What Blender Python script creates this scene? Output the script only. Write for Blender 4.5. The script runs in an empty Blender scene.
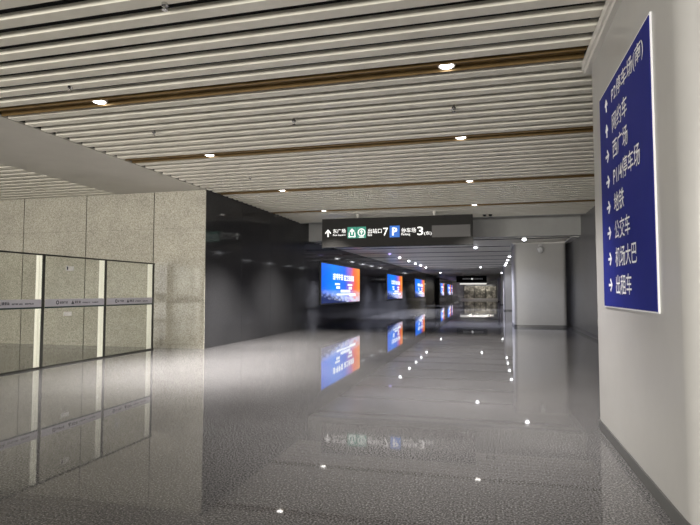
import bpy, bmesh, math, random
from mathutils import Vector, Matrix

SC = bpy.context.scene
COL = SC.collection

# ------------------------------------------------------------------ camera
F_PX = 545.0
PITCH, YAW = 0.05407, 0.25453
cd = bpy.data.cameras.new('camera'); cd.sensor_width = 36.0; cd.lens = F_PX / 700.0 * 36.0
cd.clip_start = 0.05; cd.clip_end = 400
cam = bpy.data.objects.new('camera', cd); COL.objects.link(cam)
cam.location = (0, 0, 1.5); cam.rotation_euler = (math.pi / 2 + PITCH, 0, YAW)
SC.camera = cam

# ------------------------------------------------------------------ world, light, exposure
world = bpy.data.worlds.new('world'); SC.world = world; world.use_nodes = True
bg = world.node_tree.nodes['Background']
bg.inputs[0].default_value = (1.0, 0.96, 0.88, 1); bg.inputs[1].default_value = 0.9


def area(name, loc, rot, sx, sy, power, color):
    l = bpy.data.lights.new(name, 'AREA'); l.shape = 'RECTANGLE'; l.size = sx; l.size_y = sy
    l.energy = power; l.color = color
    o = bpy.data.objects.new(name, l); COL.objects.link(o); o.location = loc; o.rotation_euler = rot
    return o


# daylight through the entrance glazing behind the viewpoint (faces +Y)
area('entrance_daylight', (-6.0, -11.7, 1.9), (math.pi / 2, 0, 0), 17.0, 3.2, 3600, (1.0, 0.96, 0.88))

area('bay_fill', (-12.6, -11.6, 1.9), (math.pi / 2, 0, 0), 4.0, 3.2, 1300, (1.0, 0.96, 0.88))  # extra fill added inside the entrance wall to brighten the left bay
# daylight through the window in the far left wall (faces +X)
area('side_daylight', (-17.08, -1.4, 1.55), (0, -math.pi / 2, 0), 2.9, 5.4, 180, (1.0, 0.97, 0.90))

vs = SC.view_settings
SC.display_settings.display_device = 'sRGB'
vs.view_transform = 'Standard'; vs.look = 'None'; vs.gamma = 1.0; vs.use_curve_mapping = False
vs.exposure = -0.25
SPOT_NEAR, SPOT_FAR = 1700.0, 3000.0
WARM, COOL = (1.0, 0.955, 0.90), (0.82, 0.85, 1.0)
SC.cycles.max_bounces = 10
SC.cycles.transparent_max_bounces = 12
SC.cycles.sample_clamp_indirect = 6.0

# ------------------------------------------------------------------ main dimensions
XL, XR, XW = -7.37, 1.138, 3.2          # dark wall face, column face, right wall face
YG = 13.02                              # granite wall face
ZC, ZF = 4.23, 3.62                     # near and far ceiling
Y_END, Y_BACK, X_FAR = 106.0, -12.0, -17.0
Y_STEP = 20.4                           # end of the high ceiling
CHAN_NEAR = [-7.2, -3.7, -0.3, 3.1, 6.6, 9.78, 13.7, 17.5]
CHAN_FAR = [22.7, 26.2, 29.5, 33.0, 36.6, 40.2, 43.5, 47.0, 50.5, 54.0, 57.5, 61.0, 64.5, 68, 71.5, 75, 78.5, 82, 85.5, 89, 92.5, 96, 99.5, 103]


# ------------------------------------------------------------------ materials
def mat(name, color=(0.5, 0.5, 0.5), rough=0.5, metal=0.0, emit=None, estr=1.0, spec=0.5, coat=0.0):
    m = bpy.data.materials.new(name); m.use_nodes = True
    b = m.node_tree.nodes['Principled BSDF']
    b.inputs['Base Color'].default_value = (*color, 1)
    b.inputs['Roughness'].default_value = rough
    b.inputs['Metallic'].default_value = metal
    b.inputs['Specular IOR Level'].default_value = spec
    if coat:
        b.inputs['Coat Weight'].default_value = coat; b.inputs['Coat Roughness'].default_value = 0.05
    if emit:
        b.inputs['Emission Color'].default_value = (*emit, 1); b.inputs['Emission Strength'].default_value = estr
    return m


def speckle(m, colors, scale, detail=4.0, coarse=None, bump=0.0, rough_var=None):
    """grain for stone or paint: a noise colour ramp on object coordinates"""
    nt = m.node_tree; N, L = nt.nodes, nt.links; b = N['Principled BSDF']
    tc = N.new('ShaderNodeTexCoord'); no = N.new('ShaderNodeTexNoise')
    no.inputs['Scale'].default_value = scale; no.inputs['Detail'].default_value = detail
    no.inputs['Roughness'].default_value = 0.7
    L.new(tc.outputs['Object'], no.inputs['Vector'])
    rp = N.new('ShaderNodeValToRGB'); e = rp.color_ramp.elements
    while len(e) < len(colors): e.new(0.5)
    for k, (p, c) in enumerate(colors):
        e[k].position = p; e[k].color = (*c, 1)
    L.new(no.outputs['Fac'], rp.inputs['Fac'])
    out = rp.outputs['Color']
    if coarse:
        n2 = N.new('ShaderNodeTexNoise'); n2.inputs['Scale'].default_value = coarse[0]; n2.inputs['Detail'].default_value = 3
        L.new(tc.outputs['Object'], n2.inputs['Vector'])
        mr = N.new('ShaderNodeMapRange'); mr.inputs['From Min'].default_value = 0.3; mr.inputs['From Max'].default_value = 0.7
        mr.inputs['To Min'].default_value = coarse[1]; mr.inputs['To Max'].default_value = coarse[2]
        L.new(n2.outputs['Fac'], mr.inputs['Value'])
        mx = N.new('ShaderNodeMix'); mx.data_type = 'RGBA'; mx.blend_type = 'MULTIPLY'; mx.inputs[0].default_value = 1
        L.new(out, mx.inputs[6]); L.new(mr.outputs[0], mx.inputs[7]); out = mx.outputs[2]
    L.new(out, b.inputs['Base Color'])
    if bump:
        bp = N.new('ShaderNodeBump'); bp.inputs['Strength'].default_value = bump; bp.inputs['Distance'].default_value = 0.002
        L.new(no.outputs['Fac'], bp.inputs['Height']); L.new(bp.outputs['Normal'], b.inputs['Normal'])
    return m, out


M = {}
M['floor'] = mat('polished_grey_granite', rough=0.03, spec=0.34)
_, fcol = speckle(M['floor'], [(0.36, (0.02, 0.02, 0.021)), (0.46, (0.083, 0.081, 0.083)), (0.55, (0.145, 0.141, 0.144)), (0.66, (0.32, 0.312, 0.316))], 68.0, 4.0, coarse=(0.5, 0.86, 1.08))
nt = M['floor'].node_tree
br = nt.nodes.new('ShaderNodeTexBrick'); br.offset = 0.0; br.inputs['Scale'].default_value = 1.0
br.inputs['Brick Width'].default_value = 1.2; br.inputs['Row Height'].default_value = 1.2
br.inputs['Mortar Size'].default_value = 0.004; br.inputs['Mortar Smooth'].default_value = 0.3
br.inputs['Color1'].default_value = (1, 1, 1, 1); br.inputs['Color2'].default_value = (0.96, 0.96, 0.96, 1); br.inputs['Mortar'].default_value = (0.85, 0.85, 0.85, 1)
tcf = nt.nodes.new('ShaderNodeTexCoord'); nt.links.new(tcf.outputs['Object'], br.inputs['Vector'])
mxf = nt.nodes.new('ShaderNodeMix'); mxf.data_type = 'RGBA'; mxf.blend_type = 'MULTIPLY'; mxf.inputs[0].default_value = 1
nt.links.new(fcol, mxf.inputs[6]); nt.links.new(br.outputs['Color'], mxf.inputs[7])
nt.links.new(mxf.outputs[2], nt.nodes['Principled BSDF'].inputs['Base Color'])

M['granite'] = mat('beige_granite', rough=0.06, spec=0.5)
speckle(M['granite'], [(0.34, (0.22, 0.205, 0.165)), (0.47, (0.38, 0.36, 0.305)), (0.56, (0.44, 0.42, 0.36)), (0.68, (0.58, 0.56, 0.49))], 34.0, 5.0, coarse=(1.2, 0.88, 1.06))
M['dark_stone'] = mat('dark_polished_stone', rough=0.075, spec=0.13)
speckle(M['dark_stone'], [(0.35, (0.033, 0.033, 0.035)), (0.55, (0.043, 0.043, 0.046)), (0.7, (0.056, 0.056, 0.06))], 30.0, 5.0, coarse=(0.4, 0.85, 1.15))
M['dark_seam'] = mat('seam_dark', (0.01, 0.01, 0.01), 0.7)
M['panel_grey'] = mat('grey_metal_panel', (0.10, 0.10, 0.105), 0.28, spec=0.6)
speckle(M['panel_grey'], [(0.3, (0.09, 0.09, 0.095)), (0.7, (0.12, 0.12, 0.125))], 0.8, 3)
M['slat'] = mat('cream_aluminium_slat', (0.62, 0.59, 0.53), 0.35)
speckle(M['slat'], [(0.3, (0.63, 0.60, 0.525)), (0.7, (0.70, 0.67, 0.59))], 3.0, 3)
M['gold'] = mat('bronze_channel', (0.20, 0.125, 0.04), 0.4, metal=0.3)
speckle(M['gold'], [(0.3, (0.125, 0.078, 0.027)), (0.7, (0.17, 0.107, 0.038))], 4.0, 3)
M['black'] = mat('plenum_black', (0.006, 0.006, 0.006), 0.9)
speckle(M['black'], [(0.3, (0.004, 0.004, 0.004)), (0.7, (0.009, 0.009, 0.009))], 2.0, 2)
M['gypsum'] = mat('painted_gypsum', (0.45, 0.43, 0.39), 0.6)
speckle(M['gypsum'], [(0.3, (0.43, 0.41, 0.37)), (0.7, (0.47, 0.45, 0.405))], 1.2, 3)
M['soffit'] = mat('painted_soffit', (0.33, 0.33, 0.32), 0.55)
speckle(M['soffit'], [(0.3, (0.31, 0.31, 0.30)), (0.7, (0.35, 0.35, 0.34))], 1.2, 3)
M['column'] = mat('white_column_paint', (0.60, 0.585, 0.56), 0.32)
speckle(M['column'], [(0.3, (0.355, 0.347, 0.337)), (0.7, (0.385, 0.377, 0.367))], 1.5, 4)
M['trim'] = mat('white_trim', (0.58, 0.565, 0.53), 0.35)
M['base'] = mat('dark_skirting', (0.085, 0.085, 0.085), 0.35)
M['blue'] = mat('blue_sign_film', (0.014, 0.020, 0.125), 0.5, spec=0.06)
speckle(M['blue'], [(0.3, (0.015, 0.020, 0.165)), (0.7, (0.017, 0.023, 0.185))], 2.0, 3)
M['white_film'] = mat('white_lettering', (0.82, 0.82, 0.84), 0.4)
M['sign_box'] = mat('charcoal_sign_metal', (0.022, 0.021, 0.020), 0.6, spec=0.15)
M['sign_black'] = mat('black_sign_metal', (0.002, 0.002, 0.002), 0.8, spec=0.05)
M['blank'] = mat('grey_cover_film', (0.085, 0.08, 0.08), 0.5)
M['lit_white'] = mat('lit_white_letters', (0.8, 0.8, 0.8), 0.5, emit=(1, 0.99, 0.96), estr=1.05)
M['lit_green'] = mat('lit_green_field', (0.02, 0.2, 0.14), 0.5, emit=(0.02, 0.25, 0.17), estr=0.7)
M['lit_blue'] = mat('lit_blue_field', (0.02, 0.12, 0.5), 0.5, emit=(0.012, 0.15, 0.58), estr=0.75)
M['lit_dim'] = mat('dim_lit_letters', (0.3, 0.3, 0.3), 0.5, emit=(1, 1, 1), estr=0.12)
M['alu'] = mat('brushed_aluminium', (0.80, 0.78, 0.70), 0.32, metal=0.1)
speckle(M['alu'], [(0.3, (0.92, 0.90, 0.82)), (0.7, (0.95, 0.93, 0.86))], 8.0, 3)
M['dark_metal'] = mat('dark_gasket', (0.035, 0.035, 0.03), 0.45)
M['band'] = mat('lilac_grey_film', (0.60, 0.585, 0.64), 0.5)
M['band_ink'] = mat('dark_band_print', (0.06, 0.06, 0.08), 0.5)
M['band_edge'] = mat('dark_teal_edge', (0.012, 0.035, 0.035), 0.4)
M['sticker'] = mat('white_sticker', (0.95, 0.94, 0.90), 0.5)
M['housing'] = mat('white_fixture', (0.6, 0.58, 0.53), 0.4)
M['lamp_on'] = mat('lit_diffuser', (1, 1, 1), 0.5, emit=(1, 0.97, 0.92), estr=14.0)
M['lamp_far'] = mat('lit_diffuser_cool', (1, 1, 1), 0.5, emit=(0.95, 0.96, 1.0), estr=12.0)
M['lamp_violet'] = mat('lit_diffuser_violet', (1, 1, 1), 0.5, emit=(0.45, 0.35, 1.0), estr=2.0)
M['chrome'] = mat('chrome', (0.6, 0.6, 0.6), 0.2, metal=1.0)
M['cctv'] = mat('white_plastic', (0.62, 0.62, 0.62), 0.4)
M['lens'] = mat('dark_lens', (0.02, 0.02, 0.02), 0.1)
M['bezel'] = mat('black_bezel', (0.008, 0.008, 0.010), 0.3)
M['screen_white'] = mat('screen_white_graphics', (0, 0, 0), 0.4, emit=(0.85, 0.93, 1.0), estr=1.8)
M['strip_on'] = mat('lit_light_strip', (1, 1, 1), 0.5, emit=(1, 0.98, 0.9), estr=1.2)


def glass_mat():
    m = bpy.data.materials.new('clear_glass'); m.use_nodes = True
    nt = m.node_tree; N, L = nt.nodes, nt.links
    for n in list(N): N.remove(n)
    o = N.new('ShaderNodeOutputMaterial'); mx = N.new('ShaderNodeMixShader')
    t = N.new('ShaderNodeBsdfTransparent'); t.inputs[0].default_value = (0.975, 0.985, 0.965, 1)
    g = N.new('ShaderNodeBsdfGlossy'); g.inputs['Roughness'].default_value = 0.02
    lw = N.new('ShaderNodeLayerWeight'); pw = N.new('ShaderNodeMath'); pw.operation = 'POWER'; pw.inputs[1].default_value = 5.0
    f = N.new('ShaderNodeMath'); f.operation = 'MULTIPLY_ADD'; f.inputs[1].default_value = 0.9; f.inputs[2].default_value = 0.035
    L.new(lw.outputs['Facing'], pw.inputs[0]); L.new(pw.outputs[0], f.inputs[0])
    L.new(f.outputs[0], mx.inputs[0]); L.new(t.outputs[0], mx.inputs[1]); L.new(g.outputs[0], mx.inputs[2])
    L.new(mx.outputs[0], o.inputs[0])
    return m


M['glass'] = glass_mat()


def display_mat(strength):
    """a lit advertising picture: blue to orange sky above a dark town and a pale shore"""
    m = bpy.data.materials.new('lit_display'); m.use_nodes = True
    nt = m.node_tree; N, L = nt.nodes, nt.links; b = N['Principled BSDF']
    b.inputs['Base Color'].default_value = (0.01, 0.01, 0.01, 1); b.inputs['Roughness'].default_value = 0.25
    tc = N.new('ShaderNodeTexCoord'); sp = N.new('ShaderNodeSeparateXYZ'); L.new(tc.outputs['Generated'], sp.inputs[0])

    def math_n(op, a, c, clamp=False):
        n = N.new('ShaderNodeMath'); n.operation = op; n.use_clamp = clamp
        for i, v in enumerate((a, c)):
            if isinstance(v, (int, float)): n.inputs[i].default_value = v
            else: L.new(v, n.inputs[i])
        return n.outputs[0]

    def mix(f, a, c):
        n = N.new('ShaderNodeMix'); n.data_type = 'RGBA'
        for i, v in ((0, f), (6, a), (7, c)):
            if isinstance(v, tuple): n.inputs[i].default_value = v
            else: L.new(v, n.inputs[i])
        return n.outputs[2]
    u, v = sp.outputs['Y'], sp.outputs['Z']
    wav = N.new('ShaderNodeTexNoise'); wav.inputs['Scale'].default_value = 3.0; L.new(tc.outputs['Generated'], wav.inputs['Vector'])
    uu = math_n('ADD', u, math_n('MULTIPLY', math_n('SUBTRACT', wav.outputs['Fac'], 0.5), 0.18))
    rp = N.new('ShaderNodeValToRGB'); e = rp.color_ramp.elements
    stops = [(0.0, (0.0, 0.12, 0.85)), (0.28, (0.0, 0.22, 0.95)), (0.55, (0.03, 0.14, 0.80)), (0.72, (0.42, 0.14, 0.45)), (0.82, (0.85, 0.14, 0.06)), (1.0, (0.95, 0.30, 0.03))]
    while len(e) < len(stops): e.new(0.5)
    for k, (p, c) in enumerate(stops): e[k].position = p; e[k].color = (*c, 1)
    L.new(uu, rp.inputs['Fac'])
    hz = N.new('ShaderNodeTexNoise'); hz.inputs['Scale'].default_value = 9.0; hz.inputs['Detail'].default_value = 5; L.new(tc.outputs['Generated'], hz.inputs['Vector'])
    # pale shore in the lower part
    low = math_n('MULTIPLY', math_n('SUBTRACT', 0.36, v), 4.5, True)
    pale = math_n('MULTIPLY', low, math_n('MULTIPLY', math_n('SUBTRACT', hz.outputs['Fac'], 0.22), 2.6, True))
    c1 = mix(pale, rp.outputs['Color'], (0.62, 0.66, 0.85, 1))
    # dark town, rising to the near end
    vor = N.new('ShaderNodeTexVoronoi'); vor.inputs['Scale'].default_value = 16.0; L.new(tc.outputs['Generated'], vor.inputs['Vector'])
    sky = math_n('ADD', math_n('MULTIPLY', math_n('SUBTRACT', 0.62, u), 0.42), math_n('MULTIPLY', vor.outputs['Distance'], 0.14))
    town = math_n('MULTIPLY', math_n('SUBTRACT', sky, v), 7.0, True)
    c2 = mix(town, c1, (0.004, 0.016, 0.10, 1))
    L.new(c2, b.inputs['Emission Color']); b.inputs['Emission Strength'].default_value = strength
    return m


M['display'] = display_mat(1.45)


# ------------------------------------------------------------------ mesh helpers
class MB:
    def __init__(s): s.bm = bmesh.new()

    def box(s, x0, x1, y0, y1, z0, z1):
        v = [s.bm.verts.new((x, y, z)) for x in (x0, x1) for y in (y0, y1) for z in (z0, z1)]
        for f in ((0, 1, 3, 2), (4, 6, 7, 5), (0, 4, 5, 1), (2, 3, 7, 6), (0, 2, 6, 4), (1, 5, 7, 3)):
            s.bm.faces.new([v[i] for i in f])
        return s

    def rrect(s, x0, x1, y0, y1, z0, z1, r, n=6):
        pts = []
        for cx, cy, a0 in ((x1 - r, y1 - r, 0), (x0 + r, y1 - r, 90), (x0 + r, y0 + r, 180), (x1 - r, y0 + r, 270)):
            for k in range(n + 1):
                a = math.radians(a0 + 90 * k / n); pts.append((cx + r * math.cos(a), cy + r * math.sin(a)))
        return s.prism(pts, z0, z1)

    def prism(s, pts, z0, z1):
        a = [s.bm.verts.new((x, y, z0)) for x, y in pts]; b = [s.bm.verts.new((x, y, z1)) for x, y in pts]
        k = len(pts)
        s.bm.faces.new(a[::-1]); s.bm.faces.new(b)
        for i in range(k): s.bm.faces.new((a[i], a[(i + 1) % k], b[(i + 1) % k], b[i]))
        return s

    def poly3(s, pts, off):
        """extruded flat polygon: 3-D points plus a thickness vector"""
        off = Vector(off)
        a = [s.bm.verts.new(p) for p in pts]; b = [s.bm.verts.new(Vector(p) + off) for p in pts]
        k = len(pts)
        s.bm.faces.new(a[::-1]); s.bm.faces.new(b)
        for i in range(k): s.bm.faces.new((a[i], a[(i + 1) % k], b[(i + 1) % k], b[i]))
        return s

    def lathe(s, prof, c=(0, 0, 0), n=24, cap=True, axis='Z'):
        rings = []
        for r, z in prof:
            ring = []
            for k in range(n):
                a = 2 * math.pi * k / n
                p = (r * math.cos(a), r * math.sin(a), z)
                if axis == 'Y': p = (p[0], p[2], p[1])
                if axis == 'X': p = (p[2], p[0], p[1])
                ring.append(s.bm.verts.new((c[0] + p[0], c[1] + p[1], c[2] + p[2])))
            rings.append(ring)
        for a, b in zip(rings, rings[1:]):
            for k in range(n): s.bm.faces.new((a[k], a[(k + 1) % n], b[(k + 1) % n], b[k]))
        if cap:
            s.bm.faces.new(rings[0][::-1]); s.bm.faces.new(rings[-1])
        return s

    def sphere(s, c, r, n=16):
        bmesh.ops.create_uvsphere(s.bm, u_segments=n, v_segments=n // 2 + 2, radius=r, matrix=Matrix.Translation(c))
        return s

    def build(s, name, m, parent=None, smooth=False, kind=None):
        bmesh.ops.recalc_face_normals(s.bm, faces=s.bm.faces)
        me = bpy.data.meshes.new(name); s.bm.to_mesh(me); s.bm.free()
        return link(name, me, m, parent, smooth, kind)


def world_loc(o):
    p = Vector((0, 0, 0))
    while o is not None:
        p += o.location; o = o.parent
    return p


def link(name, me, m, parent=None, smooth=False, kind=None):
    o = bpy.data.objects.new(name, me); COL.objects.link(o)
    me.materials.clear(); me.materials.append(m)
    if smooth:
        for p in me.polygons: p.use_smooth = True
        try:
            me.set_sharp_from_angle(angle=math.radians(40))
        except Exception:
            pass
    if parent is not None:
        me.transform(Matrix.Translation(-world_loc(parent))); o.parent = parent
    if kind: o['kind'] = kind
    return o


def thing(name, label, cat, loc, group=None):
    o = bpy.data.objects.new(name, None); COL.objects.link(o); o.empty_display_size = 0.1
    o.location = loc; o['label'] = label; o['category'] = cat
    if group: o['group'] = group
    return o


def struct(name, mb, m, smooth=False):
    return mb.build(name, m, None, smooth, 'structure')


def text_obj(name, s, m, parent, origin, right, up, h=None, w=None, thick=0.006, bold=0.0):
    """lettering as a mesh; origin = lower left corner of the ink, scaled to height h and (optionally) width w"""
    cu = bpy.data.curves.new(name, 'FONT'); cu.body = s; cu.size = 1.0; cu.offset = bold; cu.extrude = 0.0
    cu.resolution_u = 3
    t = bpy.data.objects.new('text_tmp', cu); COL.objects.link(t)
    dg = bpy.context.evaluated_depsgraph_get()
    me = bpy.data.meshes.new_from_object(t.evaluated_get(dg)); me.name = name
    bpy.data.objects.remove(t); bpy.data.curves.remove(cu)
    xs = [v.co.x for v in me.vertices]; ys = [v.co.y for v in me.vertices]
    x0, x1, y0, y1 = min(xs), max(xs), min(ys), max(ys)
    k = (h / (y1 - y0)) if h else w / (x1 - x0)
    kx = (w / (x1 - x0)) if w else k
    right, up, origin = Vector(right), Vector(up), Vector(origin); n = right.cross(up)
    bm = bmesh.new(); bm.from_mesh(me)
    for v in bm.verts:
        v.co = origin + right * ((v.co.x - x0) * kx) + up * ((v.co.y - y0) * k) + n * thick
    bm.to_mesh(me); bm.free()
    return link(name, me, m, parent)


def marks(mb, origin, right, up, count, h, pitch, thick, seed, cols=4):
    """an unreadable run of small print: each mark a dense little cluster of strokes"""
    rnd = random.Random(seed)
    o, r, u = Vector(origin), Vector(right), Vector(up); n = r.cross(u)
    for k in range(count):
        b = o + r * (k * pitch); w = pitch * 0.86
        segs = []
        for j in range(cols):
            if rnd.random() < 0.8: segs.append((0, w, h * j / cols, h * (j + 0.55) / cols))
        for j in range(2):
            x = rnd.uniform(0.05, 0.8) * w; segs.append((x, x + w * 0.14, 0, h))
        for a0, a1, c0, c1 in segs:
            mb.poly3([b + r * a0 + u * c0, b + r * a1 + u * c0, b + r * a1 + u * c1, b + r * a0 + u * c1], n * thick)
    return mb


def arrow_pts(c, d, side, s):
    """solid arrow with a stubby shaft, centred at c, pointing along d"""
    c, d, e = Vector(c), Vector(d), Vector(side)
    P = [(0.5, 0), (0.04, 0.42), (-0.08, 0.31), (0.20, 0.085), (-0.5, 0.085), (-0.5, -0.085), (0.20, -0.085), (-0.08, -0.31), (0.04, -0.42)]
    return [c + d * (a * s) + e * (b * s) for a, b in P]


# ------------------------------------------------------------------ shell
struct('floor', MB().box(X_FAR, XW + 0.4, Y_BACK - 0.3, Y_END + 0.4, -0.3, 0.0), M['floor'])


def panels_y(x_face, depth, y0, y1, pitch, gap, zs):
    mb = MB(); y = y0
    while y < y1 - 0.01:
        e = min(y + pitch, y1)
        for z0, z1 in zs: mb.box(x_face - depth, x_face, y + (gap / 2 if y > y0 else 0), e - gap / 2, z0, z1)
        y = e
    return mb


struct('wall_left', panels_y(XL, 0.03, YG + 0.03, 63.0, 2.2, 0.006, ((0.0, 4.55),)), M['dark_stone'])
struct('wall_left', panels_y(XL, 0.03, 80.0, Y_END, 2.2, 0.006, ((0.0, 4.55),)), M['dark_stone'])
struct('wall_left', MB().box(XL - 0.5, XL - 0.03, YG + 0.05, 63.0, 0, 4.75).box(XL - 0.5, XL - 0.03, 80.0, Y_END, 0, 4.75), M['dark_seam'])
struct('wall_side_passage', MB().box(XL - 0.7, XL - 0.5, 63.0, 80.0, 0, 4.75).box(XL - 0.7, XL - 0.5, 62.8, 63.0, 0, 4.75).box(XL - 0.7, XL - 0.5, 80.0, 80.2, 0, 4.75).box(XL - 0.7, XL, 63.0, 80.0, 3.5, 4.75), M['panel_grey'])
# granite wall, facing the viewer, with open vertical joints
mb = MB()
seams = [-16.9, -15.46, -13.30, -11.13, -8.94, XL]
for a, b in zip(seams, seams[1:]):
    for z0, z1 in ((0.0, 0.10), (0.103, 3.22), (3.223, 4.40)):
        mb.box(a + 0.014, b - (0.014 if b < XL else 0), YG, YG + 0.028, z0, z1)
struct('wall_granite', mb, M['granite'])
struct('wall_granite', MB().box(X_FAR, XL - 0.03, YG + 0.028, YG + 0.3, 0, 4.75), M['dark_seam'])
mb = MB(); a, b = -4.2, 1.4
mb.box(X_FAR - 0.2, X_FAR, Y_BACK, a, 0, 4.75).box(X_FAR - 0.2, X_FAR, b, YG + 0.3, 0, 4.75).box(X_FAR - 0.2, X_FAR, a, b, 0, 0.1).box(X_FAR - 0.2, X_FAR, a, b, 3.0, 4.75)
struct('wall_far_left', mb, M['granite'])
mb = MB()
for y in (-4.15, -2.6, -0.9, 1.35): mb.box(X_FAR - 0.1, X_FAR + 0.02, y - 0.05, y + 0.05, 0.1, 3.0)
mb.box(X_FAR - 0.1, X_FAR + 0.02, a, b, 0.95, 1.45)
struct('window_2', mb, M['dark_metal'])
struct('wall_right', MB().box(XW, XW + 0.2, Y_BACK, Y_END, 0, 4.75), M['panel_grey'])
struct('wall_end', MB().box(XL - 0.5, XW, Y_END, Y_END + 0.3, 0, 4.75), M['panel_grey'])
# entrance wall behind the viewpoint, with its glazing
mb = MB(); wx0, wx1, wz0, wz1 = -14.6, 2.6, 0.25, 3.55
mb.box(X_FAR, wx0, Y_BACK - 0.3, Y_BACK, 0, 4.75).box(wx1, XW + 0.2, Y_BACK - 0.3, Y_BACK, 0, 4.75)
mb.box(wx0, wx1, Y_BACK - 0.3, Y_BACK, 0, wz0).box(wx0, wx1, Y_BACK - 0.3, Y_BACK, wz1, 4.75)
struct('wall_back', mb, M['gypsum'])
mb = MB(); k = 7
for i in range(k + 1):
    x = wx0 + (wx1 - wx0) * i / k; mb.box(x - 0.05, x + 0.05, Y_BACK - 0.2, Y_BACK - 0.08, wz0, wz1)
mb.box(wx0, wx1, Y_BACK - 0.2, Y_BACK - 0.08, 2.3, 2.38)
struct('window_1', mb, M['dark_metal'])


# slatted ceilings
def slats(mb, x0, x1, y0, y1, z, chans, pitch=0.325, w=0.155, t=0.065, cg=0.14, cut=None):
    edges = [y0] + [c for c in chans if y0 < c < y1] + [y1]
    for i, (a, b) in enumerate(zip(edges, edges[1:])):
        a2 = a + (cg if a in chans else 0); b2 = b - (cg if b in chans else 0)
        n = max(1, round((b2 - a2) / pitch)); p = (b2 - a2) / n
        for q in range(n):
            yc = a2 + (q + 0.5) * p
            xe = x1
            if cut and cut[0] < yc < cut[1]: xe = cut[2]
            mb.box(x0, xe, yc - w / 2, yc + w / 2, z, z + t)
    return mb


COLS_Y = [(3.66, 6.75), (24.5, 27.5), (45.3, 48.3), (66.0, 69.0), (87.0, 90.0)]
CUT = (3.55, 6.95, XR - 0.05)
struct('ceiling', slats(MB(), XL + 0.03, XW, Y_BACK, Y_STEP, ZC, CHAN_NEAR, cut=CUT), M['slat'])
struct('ceiling', slats(MB(), X_FAR, -10.12, Y_BACK, YG, ZC, []), M['slat'])
mb = MB(); xs = [(XL + 0.03, XR - 0.05)]
mb.box(X_FAR, XW, Y_BACK, Y_STEP + 1.6, 4.75, 4.95)
mb.box(XL - 0.4, XW, 21.9, Y_END, ZF + 0.30, ZF + 0.5)
struct('ceiling', mb, M['black'])
struct('ceiling', MB().box(-10.1, XL, Y_BACK, YG, ZC, ZC + 0.12), M['gypsum'])
struct('trim_1', MB().box(XL, XL + 0.025, Y_BACK, Y_STEP, ZC + 0.03, ZC + 0.09), M['dark_metal'])
# far ceiling: wider flush slats with channels
struct('ceiling', slats(MB(), XL, XW, 21.9, Y_END, ZF, CHAN_FAR, pitch=0.325, w=0.24, t=0.05, cg=0.16), M['slat'])


def channel(mb, x0, x1, yc, z, w):
    mb.box(x0, x1, yc - w, yc + w, z + 0.055, z + 0.085)
    mb.box(x0, x1, yc - w, yc - w + 0.02, z, z + 0.055)
    mb.box(x0, x1, yc + w - 0.02, yc + w, z - 0.004, z + 0.055)


mb = MB()
for c in CHAN_NEAR:
    channel(mb, XL + 0.03, XR - 0.06 if CUT[0] < c < CUT[1] else XW, c, ZC, 0.12)
struct('trim_2', mb, M['gold'])
mb = MB()
for c in CHAN_FAR: channel(mb, XL, XW, c, ZF, 0.13)
struct('trim_3', mb, M['dark_metal'])
# step between the two ceilings
mb = MB(); mb.box(XL, XW, 21.5, 21.88, ZF - 0.02, 4.75)
struct('wall_bulkhead', mb, M['soffit'])
struct('trim_4', MB().box(XL, XW, Y_STEP, Y_STEP + 0.04, ZC - 0.01, 4.75), M['soffit'])
struct('baseboard_right', MB().box(XW - 0.012, XW, 6.76, 24.49, 0, 0.12), M['base'])


# ------------------------------------------------------------------ columns
def column(x0, x1, y0, y1, ztop, zcrown, label, crown=True):
    t = thing('column', label, 'column', ((x0 + x1) / 2, (y0 + y1) / 2, 0), 'white columns along the right side')
    MB().rrect(x0, x1, y0, y1, 0, ztop, 0.16).build('shaft', M['column'], t, True)
    MB().rrect(x0 - 0.014, x1 + 0.0, y0 - 0.014, y1 + 0.014, 0, 0.10, 0.17).build('baseboard', M['base'], t, True)
    if crown:
        c = MB(); c.rrect(x0 - 0.05, x1, y0 - 0.05, y1 + 0.05, zcrown, zcrown + 0.05, 0.02, 2)
        c.rrect(x0 - 0.075, x1, y0 - 0.075, y1 + 0.075, zcrown + 0.05, zcrown + 0.14, 0.02, 2)
        c.build('crown', M['trim'], t)
    return t


COLL = ['white column nearest the viewpoint, at right, carrying the blue direction sign',
        'pale grey column with a security camera, right of the hanging sign',
        'narrow strip of pale column just behind the column with the camera',
        'dim distant column, second behind the column with the camera',
        'farthest dim column, near the end of the corridor']
column(XR, XW - 0.005, *COLS_Y[0], 4.74, 4.06, COLL[0])
for (a, b), lab in zip(COLS_Y[1:], COLL[1:]):
    column(0.92, XW - 0.005 - 0.15, a, b, ZF + 0.1, ZF - 0.06, lab)
# crown line running along the right wall to the step
struct('trim_5', MB().box(XW - 0.22, XW, 21.9, 24.42, ZF - 0.05, ZF + 0.02), M['trim'])


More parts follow.
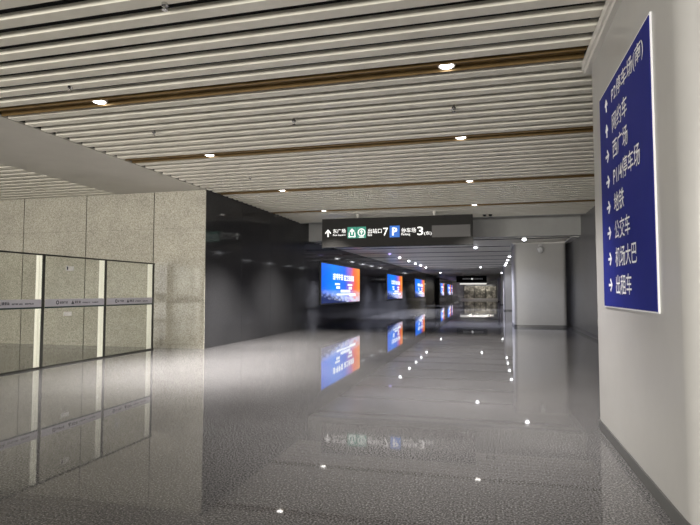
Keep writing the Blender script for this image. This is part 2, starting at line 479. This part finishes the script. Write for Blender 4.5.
# ------------------------------------------------------------------ ceiling lights
def ceiling_light(x, y, z, label, power, color, m, group, r=0.075, dome=0.025, spread=92):
    t = thing('ceiling_light', label, 'ceiling light', (x, y, z), group)
    MB().lathe([(r + 0.025, 0.0), (r + 0.025, 0.05), (r, 0.05), (r, -0.008), (r + 0.02, -0.010), (r + 0.025, 0.0)], (x, y, z), 28, cap=False).build('ring', M['housing'], t, True)
    MB().lathe([(0.002, -dome), (r * 0.5, -dome * 0.9), (r * 0.85, -dome * 0.55), (r - 0.001, -0.006), (r - 0.001, 0.02)], (x, y, z), 28).build('diffuser', m, t, True)
    if power:
        l = bpy.data.lights.new('bulb', 'SPOT'); l.energy = power; l.color = color; l.shadow_soft_size = 0.06
        l.spot_size = math.radians(spread); l.spot_blend = 1.0
        o = bpy.data.objects.new('bulb', l); COL.objects.link(o); o.parent = t; o.location = (0, 0, -dome - 0.03)
    return t


GN, GF = 'round downlights in the bronze ceiling channels', 'round downlights in the low far ceiling'
nth = {6.6: 'first bronze channel', 9.78: 'second bronze channel', 13.7: 'third bronze channel', 17.5: 'last bronze channel before the hanging sign'}
PW = {(6.6, 'left'): 0.6, (6.6, 'right'): 1.25, (9.78, 'left'): 4.8, (9.78, 'right'): 1.1, (13.7, 'left'): 3.2, (13.7, 'right'): 1.0, (17.5, 'left'): 1.6, (17.5, 'right'): 1.1}
for y in CHAN_NEAR:
    for x, side in ((-5.47, 'left'), (-0.50, 'right')):
        if y in nth: lab = f'lit round downlight at {side} in the {nth[y]}'
        else: lab = 'lit round downlight in a bronze channel above or behind the viewpoint'
        ceiling_light(x, y, ZC + 0.03, lab, SPOT_NEAR * PW.get((y, side), 0.12), WARM, M['lamp_on'], GN, 0.085, 0.03, 102 if y == 17.5 else 92)
for x, y in ((-12.0, 1.5), (-12.0, 5.5), (-15.0, 3.5)):  # unseen downlights, added to light the granite and floor of the left bay
    ceiling_light(x, y, ZC - 0.01, 'added round downlight, out of view, brightening the left bay', SPOT_NEAR * 1.6, WARM, M['lamp_on'], 'added lights of the left bay')
ordn = ['nearest', 'second', 'third', 'fourth', 'fifth', 'sixth', 'seventh']
for i, y in enumerate((29.4, 32.7, 36.5, 39.8, 42.8, 46.4, 59.8)):
    dim = i == 0
    ceiling_light(-5.4, y, ZF - 0.012, (f'dim violet downlight, nearest of the left row in the low ceiling' if dim else f'bright downlight, {ordn[i]} of the left row in the low ceiling'),
                  0 if dim else SPOT_FAR, COOL, M['lamp_violet'] if dim else M['lamp_far'], GF, 0.085, 0.075, 112)
for i, y in enumerate((33.4, 37.1, 40.9, 44.2, 61.5)):
    ceiling_light(1.03, y, ZF - 0.012, f'bright downlight, {ordn[i]} of the row beside the right columns', SPOT_FAR * (0.06 if i == 3 else 0.22), COOL, M['lamp_far'], GF, 0.085, 0.075, 135)
ceiling_light(1.27, 22.7, ZF - 0.012, 'bright downlight in front of the column with the security camera', SPOT_FAR * 0.10, COOL, M['lamp_far'], GF, 0.085, 0.075, 135)
ceiling_light(-0.72, 26.2, ZF - 0.012, 'bright downlight just past the right end of the hanging sign', SPOT_FAR * 0.9, COOL, M['lamp_far'], GF, 0.085, 0.075, 135)
ceiling_light(-0.9, 47.4, ZF - 0.012, 'bright downlight above the far black hanging sign', SPOT_FAR, COOL, M['lamp_far'], GF, 0.085, 0.075, 135)

# ------------------------------------------------------------------ blue direction sign on the near column
SX = XR - 0.004
sg = thing('direction_sign', 'tall blue direction sign with white arrows and place names on the near column', 'sign', (SX, 5.2, 1.35))
SY0, SY1, SZ0, SZ1 = 4.25, 6.10, 1.36, 3.495
MB().box(SX - 0.010, SX + 0.003, SY0 - 0.010, SY1 + 0.010, SZ0 - 0.012, SZ1 + 0.02).build('border', M['white_film'], sg)
MB().box(SX - 0.016, SX - 0.010, SY0, SY1, SZ0, SZ1).build('panel', M['blue'], sg)
rows = [('P2停车场(南)', 'U', 1.16), ('网约车', 'U', 0.60), ('西广场', 'R', 0.60), ('P1/4停车场', 'R', 0.98), ('地铁', 'R', 0.41), ('公交车', 'R', 0.60), ('机场大巴', 'R', 0.80), ('出租车', 'R', 0.60)]
for i, (s, d, w) in enumerate(rows):
    zc = 3.335 - 0.2525 * i
    dv, ev = (Vector((0, 0, 1)), Vector((0, -1, 0))) if d == 'U' else (Vector((0, -1, 0)), Vector((0, 0, 1)))
    MB().poly3(arrow_pts((SX - 0.016, 5.76, zc), dv, ev, 0.15 if d == 'R' else 0.13), (-0.004, 0, 0)).build('arrow', M['white_film'], sg)
    hh = 0.18
    text_obj('lettering', s, M['white_film'], sg, (SX - 0.016, 5.51, zc - hh / 2), (0, -1, 0), (0, 0, 1), h=hh, w=w * 0.96, thick=0.004, bold=0.006)

# ------------------------------------------------------------------ hanging signs
HY = 18.45  # sign pushed back by scaling it about the camera; coordinates below are the scaled ones
hs = thing('hanging_sign', 'long charcoal hanging sign with lit exit, parking and number lettering', 'sign', (-3.211, HY, 3.027))
MB().box(-5.827, -0.589, HY, HY + 0.22, 3.075, 4.090).build('sign_box', M['sign_box'], hs)
MB().box(-1.939, -0.667, HY - 0.012, HY + 0.001, 3.345, 3.746).build('cover_panel', M['blank'], hs)
for x in (-4.545, -1.866):
    r = MB().lathe([(0.06, 4.23), (0.06, 4.19), (0.035, 4.16), (0.02, 4.10), (0.02, 4.085)], (x, HY + 0.11, 0), 12)
    r.build('hanger_rod', M['alu'], hs, True)
R_, U_ = (1, 0, 0), (0, 0, 1); FY = HY
MB().poly3(arrow_pts((-5.603, FY - 0.001, 3.580), (0, 0, 1), (1, 0, 0), 0.27), (0, -0.008, 0)).build('arrow', M['lit_white'], hs)


def hs_text(s, x0, x1, z0, z1, bold=0.010, m='lit_white'):
    return text_obj('lettering', s, M[m], hs, (x0, FY, z0), R_, U_, h=z1 - z0, w=x1 - x0, thick=0.008, bold=bold)


hs_text('东广场', -5.420, -4.956, 3.574, 3.725)
hs_text('East Square', -5.420, -4.962, 3.465, 3.538, 0.01)
hs_text('出站口', -4.154, -3.664, 3.533, 3.699)
hs_text('Exit', -4.154, -4.008, 3.444, 3.522, 0.01)
hs_text('7', -3.612, -3.440, 3.444, 3.715)
hs_text('停车场', -2.981, -2.476, 3.527, 3.694)
hs_text('Parking', -2.981, -2.679, 3.413, 3.512, 0.01)
hs_text('3', -2.434, -2.231, 3.428, 3.720)
hs_text('(东)', -2.205, -1.944, 3.413, 3.553)


def field(x0, x1, z0, z1, m):
    return MB().box(x0, x1, FY - 0.008, FY + 0.001, z0, z1).build('symbol_field', M[m], hs)


def ring(cx, cz, r0, r1, n=28):
    mb = MB(); out = []
    for k in range(n):
        a, b = 2 * math.pi * k / n, 2 * math.pi * (k + 1) / n
        P = lambda r, t: Vector((cx + r * math.sin(t), FY - 0.008, cz + r * math.cos(t)))
        mb.poly3([P(r0, a), P(r1, a), P(r1, b), P(r0, b)], (0, -0.006, 0))
    return mb


g1 = field(-4.889, -4.560, 3.381, 3.778, 'lit_green')
mb = MB().poly3(arrow_pts((-4.724, FY - 0.008, 3.616), (0, 0, 1), (1, 0, 0), 0.22), (0, -0.006, 0))
mb.box(-4.842, -4.607, FY - 0.014, FY - 0.008, 3.423, 3.454).box(-4.842, -4.811, FY - 0.014, FY - 0.008, 3.423, 3.585).box(-4.639, -4.607, FY - 0.014, FY - 0.008, 3.423, 3.585)
mb.build('symbol', M['lit_white'], g1)
g2 = field(-4.545, -4.222, 3.381, 3.778, 'lit_green')
mb = ring(-4.383, 3.580, 0.105, 0.135)
mb.poly3(arrow_pts((-4.383, FY - 0.008, 3.585), (0, 0, 1), (1, 0, 0), 0.16), (0, -0.006, 0))
mb.box(-4.472, -4.295, FY - 0.014, FY - 0.008, 3.402, 3.428)
mb.build('symbol', M['lit_white'], g2)
g3 = field(-3.388, -3.039, 3.381, 3.778, 'lit_blue')
text_obj('symbol', 'P', M['lit_white'], g3, (-3.299, FY - 0.008, 3.444), R_, U_, h=0.27, w=0.178, thick=0.006, bold=0.03)

fs = thing('hanging_sign', 'far black hanging sign deep in the corridor, with faint lettering', 'sign', (-2.2, 63, 2.62))
MB().box(-3.92, -0.55, 63, 63.2, 2.60, 3.32).build('sign_box', M['sign_black'], fs)
for x in (-3.2, -1.3): MB().lathe([(0.025, 3.30), (0.025, 3.63)], (x, 63.1, 0), 10).build('hanger_rod', M['alu'], fs)
mb = MB(); marks(mb, (-3.2, 63, 2.93), R_, U_, 14, 0.12, 0.16, 0.01, 3); mb.build('lettering', M['lit_dim'], fs)
MB().box(-2.25, -2.08, 62.985, 63, 2.90, 3.05).build('symbol', M['lit_white'], fs)

# ------------------------------------------------------------------ wall screens
SCR = [(23.1, 30.3, 'nearest wide video screen on the dark left wall, blue to orange picture'),
       (38.9, 45.6, 'second wide video screen along the dark left wall'),
       (53.6, 61.2, 'third video screen along the dark left wall, just before a dark stretch'),
       (81.0, 87.0, 'fourth video screen on the left wall, first of the far group of three'),
       (94.0, 101.5, 'middle video screen of the far group of three on the left wall'),
       (103.3, 105.8, 'farthest video screen at the end of the left wall')]
for i, (a, b, lab) in enumerate(SCR):
    t = thing('video_screen', lab, 'screen', (XL, (a + b) / 2, 0.97), 'video screens along the left wall')
    z0, z1 = 0.98, 2.80
    x = XL + 0.001
    MB().box(x, x + 0.05, a - 0.05, b + 0.05, z0 - 0.05, z1 + 0.05).build('frame', M['bezel'], t)
    MB().box(x + 0.05, x + 0.056, a, b, z0, z1).build('display', M['display'], t)
    w = b - a; xx = x + 0.056
    mb = MB()
    marks(mb, (xx, a + 0.25 * w, z0 + 1.12), (0, 1, 0), (0, 0, 1), 4, 0.30, 0.065 * w, 0.004, 5 + i, 3)
    mb.build('title_lettering', M['screen_white'], t); mb = MB()
    marks(mb, (xx, a + 0.53 * w, z0 + 1.10), (0, 1, 0), (0, 0, 1), 5, 0.29, 0.058 * w, 0.004, 9 + i, 3)
    mb.build('title_lettering', M['screen_white'], t)
    for yy, zz, ww, hh in ((0.30, 0.86, 0.12, 0.09), (0.33, 0.68, 0.09, 0.12), (0.63, 0.84, 0.13, 0.10), (0.66, 0.66, 0.09, 0.12), (0.44, 0.50, 0.26, 0.13), (0.34, 0.36, 0.42, 0.08), (0.68, 0.30, 0.18, 0.14)):
        mb = MB(); mb.poly3([(xx, a + yy * w, z0 + zz), (xx, a + (yy + ww) * w, z0 + zz), (xx, a + (yy + ww) * w, z0 + zz + hh), (xx, a + yy * w, z0 + zz + hh)], (0.003, 0, 0))
        mb.build('caption', M['screen_white'], t)

# ------------------------------------------------------------------ glass barrier on the left
BX = -8.62
gb = thing('glass_barrier', 'head-high clear glass barrier with pale metal posts and a printed band', 'barrier', (BX, 9.8, 0))
PY = [7.15, 8.95, 10.75, 12.58]
for y in PY:
    p = MB().box(BX - 0.15, BX - 0.075, y - 0.04, y + 0.04, 0.0, 2.24).box(BX - 0.055, BX - 0.005, y - 0.04, y + 0.04, 0.0, 2.24).box(BX - 0.08, BX - 0.05, y - 0.03, y + 0.03, 0.0, 2.23)
    p.build('post', M['alu'], gb)
    MB().box(BX - 0.005, BX + 0.012, y - 0.04, y + 0.025, 0.0, 2.245).build('edge_strip', M['dark_metal'], gb)
for k, (a, b) in enumerate(zip(PY, PY[1:])):
    g = MB().box(BX - 0.012, BX, a + 0.03, b - 0.04, 0.03, 2.225).build('glass_panel', M['glass'], gb)
    bd = MB().box(BX - 0.002, BX + 0.003, a + 0.05, b - 0.04, 1.205, 1.355).build('printed_band', M['band'], g)
    MB().box(BX - 0.003, BX + 0.006, a + 0.05, b - 0.04, 1.175, 1.205).build('band_edge', M['band_edge'], g)
    mb = MB(); x = BX + 0.003; y0 = a + 0.05; L_ = b - a - 0.09
    n = 20                                                     # round emblem
    for q in range(n):
        a0, a1 = 2 * math.pi * q / n, 2 * math.pi * (q + 1) / n
        P = lambda r, tt: (x, y0 + 0.19 * L_ + r * math.sin(tt), 1.285 + r * math.cos(tt))
        mb.poly3([P(0.022, a0), P(0.042, a0), P(0.042, a1), P(0.022, a1)], (0.002, 0, 0))
    mb.build('band_emblem', M['band_ink'], g); mb = MB()
    marks(mb, (x, y0 + 0.225 * L_, 1.26), (0, 1, 0), (0, 0, 1), 4, 0.05, 0.055, 0.002, 31 + k, 3)
    mb.build('band_lettering', M['band_ink'], g); mb = MB()
    mb.poly3([(x, y0 + 0.41 * L_, 1.245), (x, y0 + 0.46 * L_, 1.245), (x, y0 + 0.435 * L_, 1.325)], (0.002, 0, 0))
    mb.build('band_emblem', M['band_ink'], g); mb = MB()
    marks(mb, (x, y0 + 0.47 * L_, 1.26), (0, 1, 0), (0, 0, 1), 3, 0.055, 0.06, 0.002, 41 + k, 3)
    mb.build('band_lettering', M['band_ink'], g); mb = MB()
    marks(mb, (x, y0 + 0.60 * L_, 1.258), (0, 1, 0), (0, 0, 1), 8, 0.03, 0.03, 0.002, 51 + k, 2)
    mb.build('band_lettering', M['band_ink'], g); mb = MB()
    marks(mb, (x, y0 + 0.77 * L_, 1.258), (0, 1, 0), (0, 0, 1), 7, 0.03, 0.03, 0.002, 61 + k, 2)
    mb.build('band_lettering', M['band_ink'], g)
    if k == 1:
        for z0, z1, q0, q1 in ((1.945, 2.045, 9.53, 9.75), (1.0, 1.085, 9.50, 9.72)):
            MB().box(BX, BX + 0.003, q0, q1, z0, z1).build('sticker', M['sticker'], g)
        MB().box(BX + 0.003, BX + 0.005, 9.55, 9.585, 1.965, 2.03).build('sticker_mark', M['band_ink'], g)
MB().box(BX - 0.03, BX + 0.012, PY[0], PY[-1] + 0.05, 2.225, 2.255).build('top_rail', M['dark_metal'], gb)
MB().box(BX - 0.03, BX + 0.012, PY[0], PY[-1] + 0.05, 0.0, 0.03).build('bottom_rail', M['dark_metal'], gb)

# ------------------------------------------------------------------ small devices
cc = thing('security_camera', 'small pale security camera high on the far column face', 'security camera', (2.0, 24.5, 3.5))
MB().box(1.93, 2.07, 24.44, 24.502, 3.40, 3.52).build('bracket', M['cctv'], cc)
MB().lathe([(0.03, 24.28), (0.05, 24.32), (0.05, 24.40), (0.03, 24.46)], (2.0, 0, 3.42), 12, axis='Y').build('arm', M['cctv'], cc, True)
MB().lathe([(0.04, 3.42), (0.12, 3.37), (0.12, 3.28), (0.10, 3.25)], (2.0, 24.28, 0), 20).build('housing', M['cctv'], cc, True)
MB().sphere((2.0, 24.28, 3.255), 0.11).build('dome', M['cctv'], cc, True)
SPR = [(-2.957, 4.41, 'small sprinkler head below the slats at the top edge of the photo'),
       (-5.38, 5.93, 'small sprinkler head up at left, before the first bronze channel'),
       (-5.52, 7.99, 'tiny sprinkler head at left between the first and second bronze channels'),
       (-3.01, 8.03, 'tiny sprinkler head mid ceiling between the first and second bronze channels'),
       (-0.51, 8.05, 'tiny sprinkler head at right between the first and second bronze channels'),
       (-5.53, 11.82, 'tiny sprinkler head at left between the second and third bronze channels')]
for x, y, lab in SPR:
    t = thing('sprinkler_head', lab, 'sprinkler', (x, y, ZC - 0.08), 'sprinkler heads under the slats')
    MB().lathe([(0.014, ZC + 0.10), (0.014, ZC - 0.03)], (x, y, 0), 10).build('pipe', M['chrome'], t, True)
    MB().lathe([(0.03, ZC - 0.005), (0.034, ZC - 0.03), (0.012, ZC - 0.045), (0.012, ZC - 0.06), (0.028, ZC - 0.066), (0.028, ZC - 0.072)], (x, y, 0), 14).build('deflector', M['chrome'], t, True)
for x, lab in ((-0.22, 'left of two small dark detectors at the ceiling edge beside the hanging sign'), (-0.02, 'right of two small dark detectors at the ceiling edge beside the hanging sign')):
    t = thing('ceiling_detector', lab, 'detector', (x, 19.8, ZC), 'dark detectors at the ceiling edge')
    MB().lathe([(0.06, ZC + 0.01), (0.06, ZC - 0.03), (0.04, ZC - 0.05)], (x, 19.8, 0), 14).build('body', M['lens'], t, True)
    MB().lathe([(0.07, ZC + 0.012), (0.07, ZC)], (x, 19.8, 0), 14).build('mounting_plate', M['base'], t)

# ------------------------------------------------------------------ far end of the corridor
M['mural'] = mat('pale_patterned_panel', (0.4, 0.38, 0.3), 0.5)
speckle(M['mural'], [(0.35, (0.04, 0.04, 0.035)), (0.5, (0.13, 0.12, 0.10)), (0.62, (0.38, 0.36, 0.31))], 1.3, 4)
sf = thing('shopfront', 'distant lit shopfront closing the end of the corridor', 'shopfront', (-2.2, 105.6, 0))
MB().box(-5.1, 0.8, 105.9, 105.99, 0.3, 2.6).build('back_panel', M['mural'], sf)
MB().box(-5.9, -1.0, 105.7, 105.95, 2.95, 3.15).build('light_strip', M['strip_on'], sf)
MB().box(-6.0, 1.0, 105.5, 105.99, 0.0, 0.3).build('sill', M['trim'], sf)
for x in (-5.15, -3.2, -1.2, 0.8): MB().box(x - 0.05, x + 0.05, 105.8, 105.9, 0.3, 2.95).build('mullion', M['dark_metal'], sf)
l = bpy.data.lights.new('shop_light', 'AREA'); l.shape = 'RECTANGLE'; l.size = 4.8; l.size_y = 0.2; l.energy = 150; l.color = (1, 0.95, 0.85)
o = bpy.data.objects.new('shop_light', l); COL.objects.link(o); o.location = (0, -0.5, 2.9); o.rotation_euler = (0, 0, 0); o.parent = sf
